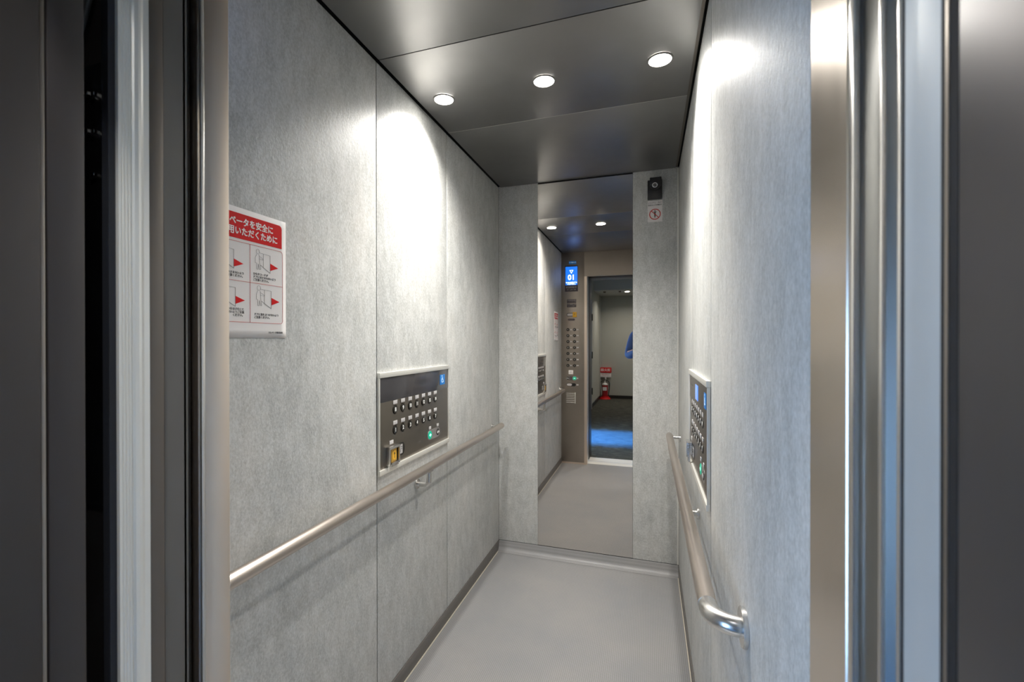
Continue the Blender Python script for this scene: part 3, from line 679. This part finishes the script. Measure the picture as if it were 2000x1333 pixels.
# extinguisher and its sign
EX, EY = -.945, HALL_B+.17
ex = empty('fire_extinguisher', (EX, EY, 0)); tag(ex, 'red fire extinguisher standing on the hall floor, seen in the mirror', 'fire extinguisher')
q = MB(); q.cyl((0, 0, .018), .13, .036, seg=36, r2=.115, bev=.004); q.ring((0, 0, .036), .075, .086, .03, 32); q.build('base_stand', 'extbase', ex)
q = MB(); q.cyl((0, 0, .185), .066, .30, seg=36, bev=.012); q.build('tank', 'extred', ex)
q = MB(); q.sph((0, 0, .335), .066, (1, 1, .62), 32); q.build('tank_shoulder', 'extwhite', ex)
q = MB(); q.cyl((0, 0, .385), .016, .05, seg=20); q.box((-.012, -.012, .40), (.012, .012, .425), .003); q.build('valve', 'extwhite', ex)
q = MB(); q.tube([(0, .0, .42), (-.04, 0, .425), (-.08, 0, .405), (-.10, 0, .385)], .007, 12); q.tube([(0, 0, .445), (-.04, 0, .455), (-.085, 0, .45)], .007, 12); q.build('lever', 'rubber', ex)
q = MB(); q.tube([(.01, 0, .41), (.045, 0, .428), (.085, 0, .41), (.103, 0, .36), (.10, 0, .28), (.092, 0, .20), (.082, 0, .13), (.080, 0, .08)], .0095, 14); q.build('hose', 'rubber', ex)
q = MB(); q.box((-.045, .055, .20), (.045, .0675, .28)); q.build('tank_label', 'extwhite', ex)
es_ = empty('extinguisher_sign', mw=facing((EX+.01, HALL_B+.012, .50), (-1, 0, 0), (0, 1, 0))); tag(es_, 'red and white sign on the hall wall above the fire extinguisher, seen in the mirror', 'sign')
q = MB(); q.box((-.125, .105, 0), (.125, .225, .10), .004); q.build('red_sign_box', 'red', es_)
MB().box((-.122, .0, .02), (.122, .104, .09), .002).build('white_sign_box', 'paper', es_)
text('消火器', .074, (0, .165, .1008), 'lettering', 'whitep', es_, bold=.001); text('火災の時に使用', .026, (0, .066, .0906), 'lettering', 'redline', es_); text('してください', .026, (0, .030, .0906), 'lettering', 'redline', es_)
MB().box((-.012, -.045, .085), (.012, .0, .092)).build('hanging_tag', 'paper', es_)

# ------------------------------------------------------------------ the person taking the photograph (only the sleeve shows in the mirror)
def skin(name, verts, edges, m_, parent, sub=2, root=0):
    me = bpy.data.meshes.new(name); me.from_pydata([v[:3] for v in verts], edges, [])
    o = bpy.data.objects.new(name, me); C.objects.link(o)
    md = o.modifiers.new('Skin', 'SKIN')
    for i, v in enumerate(verts):
        me.skin_vertices[0].data[i].radius = (v[3], v[4] if len(v) > 4 else v[3])
    me.skin_vertices[0].data[root].use_root = True
    ss = o.modifiers.new('Sub', 'SUBSURF'); ss.levels = sub; ss.render_levels = sub
    bpy.context.view_layer.update()
    ev = bpy.data.meshes.new_from_object(o.evaluated_get(bpy.context.evaluated_depsgraph_get()))
    o.modifiers.clear(); o.data = ev; ev.materials.clear(); ev.materials.append(M[m_])
    for p in ev.polygons: p.use_smooth = True; p.material_index = 0
    o.parent = parent
    return o
P0 = Vector((.02, -.46, 0))
ps = empty('person', P0); tag(ps, 'person in a blue jacket standing outside the doorway, sleeve seen in the mirror', 'person')
ca = Vector((0, 0, CAMH))-P0        # the camera they hold
body_v = [(0, 0, .92, .10, .075), (0, 0, 1.10, .10, .075), (0, .0, 1.28, .12, .08), (0, -.005, 1.42, .10, .075), (0, 0, 1.50, .045), (0, .01, 1.56, .045),
          (-.17, 0, 1.40, .055), (.17, 0, 1.40, .055), (-.245, .10, 1.155, .042), (.235, .10, 1.155, .042), (-.10, .335, 1.235, .026), (.06, .335, 1.235, .026),
          (-.09, 0, .86, .085), (.09, 0, .86, .085), (-.10, .02, .48, .058), (.10, .02, .48, .058), (-.10, -.01, .10, .038), (.10, -.01, .10, .038), (-.11, .12, .035, .032), (.11, .12, .035, .032)]
body_e = [(0, 1), (1, 2), (2, 3), (3, 4), (4, 5), (3, 6), (3, 7), (6, 8), (7, 9), (8, 10), (9, 11), (0, 12), (0, 13), (12, 14), (13, 15), (14, 16), (15, 17), (16, 18), (17, 19)]
bd = skin('body', body_v, body_e, 'skin', ps)
jk = [(0, 0, .80, .175, .135), (0, 0, 1.0, .155, .12), (0, 0, 1.15, .15, .115), (0, .0, 1.30, .175, .12), (0, -.005, 1.43, .115, .085), (0, .0, 1.485, .065),
      (-.175, 0, 1.405, .070), (.175, 0, 1.405, .070), (-.215, .05, 1.27, .060), (.21, .05, 1.27, .060), (-.248, .10, 1.135, .056), (.238, .10, 1.135, .056), (-.17, .22, 1.18, .045), (.15, .22, 1.18, .045), (-.115, .300, 1.215, .036), (.08, .300, 1.215, .036)]
skin('jacket', jk, [(0, 1), (1, 2), (2, 3), (3, 4), (4, 5), (4, 6), (4, 7), (6, 8), (7, 9), (8, 10), (9, 11), (10, 12), (11, 13), (12, 14), (13, 15)], 'jacket', ps)
skin('trousers', [(0, 0, .90, .145, .11), (-.09, 0, .80, .095), (.09, 0, .80, .095), (-.10, .02, .48, .073), (.10, .02, .48, .073), (-.10, 0, .09, .058), (.10, 0, .09, .058)],
     [(0, 1), (0, 2), (1, 3), (2, 4), (3, 5), (4, 6)], 'trouser', ps)
for s in (-1, 1):
    q = MB(); q.sph((s*.105, .06, .045), .05, (.95, 2.6, .85)); q.box((s*.105-.045, -.06, .0), (s*.105+.045, .18, .018), .006); q.build('shoe', 'shoe', ps)
hdm = MB(); hdm.sph((0, .015, 1.63), .105, (.74, .92, 1.12), 32); hdm.sph((0, .045, 1.575), .062, (.8, .85, .8)); hdm.tube([(0, .098, 1.655), (0, .118, 1.625), (0, .108, 1.605)], [.008, .013, .010], 10)
hdm.sph((-.077, .01, 1.625), .022, (.35, .7, 1.2)); hdm.sph((.077, .01, 1.625), .022, (.35, .7, 1.2)); hdm.box((-.022, .096, 1.578), (.022, .103, 1.584), .002)
hdo = hdm.build('head', 'skin', ps)
q = MB(); q.sph((-.030, .103, 1.638), .009); q.sph((.030, .103, 1.638), .009); q.build('eyes', 'ink', hdo)
q = MB(); q.sph((0, -.004, 1.665), .108, (.80, .92, 1.0), 32); ho = q.build('hair', 'hair', ps)
for v in ho.data.vertices:
    if v.co.y > .06 and v.co.z < 1.70: v.co.y = .055
# hands closed round the camera
for s in (-1, 1):
    hx = -.02-s*0 + (s*.068)
    bx = ca.x + s*.070
    wr_ = (-.10, .335, 1.235) if s < 0 else (.06, .335, 1.235)
    verts = [(wr_[0], wr_[1], wr_[2], .022), (bx+s*.004, ca.y-.085, ca.z-.045, .026, .018), (bx+s*.002, ca.y-.060, ca.z-.030, .026, .015)]
    edges = [(0, 1), (1, 2)]
    for k in range(4):
        b0 = len(verts); z = ca.z-.038+.019*k; L_ = (.9, 1, .96, .8)[k]
        verts += [(bx+s*.006, ca.y-.045, z, .0085), (bx+s*.004, ca.y-.018*L_, z+.002, .0080), (bx-s*.018*L_, ca.y-.006, z+.003, .0072)]
        edges += [(2, b0), (b0, b0+1), (b0+1, b0+2)]
    b0 = len(verts); verts += [(bx-s*.012, ca.y-.092, ca.z-.020, .0100), (bx-s*.020, ca.y-.094, ca.z+.008, .0085)]; edges += [(1, b0), (b0, b0+1)]
    skin('hand', verts, edges, 'skin', ps, 2, 1)
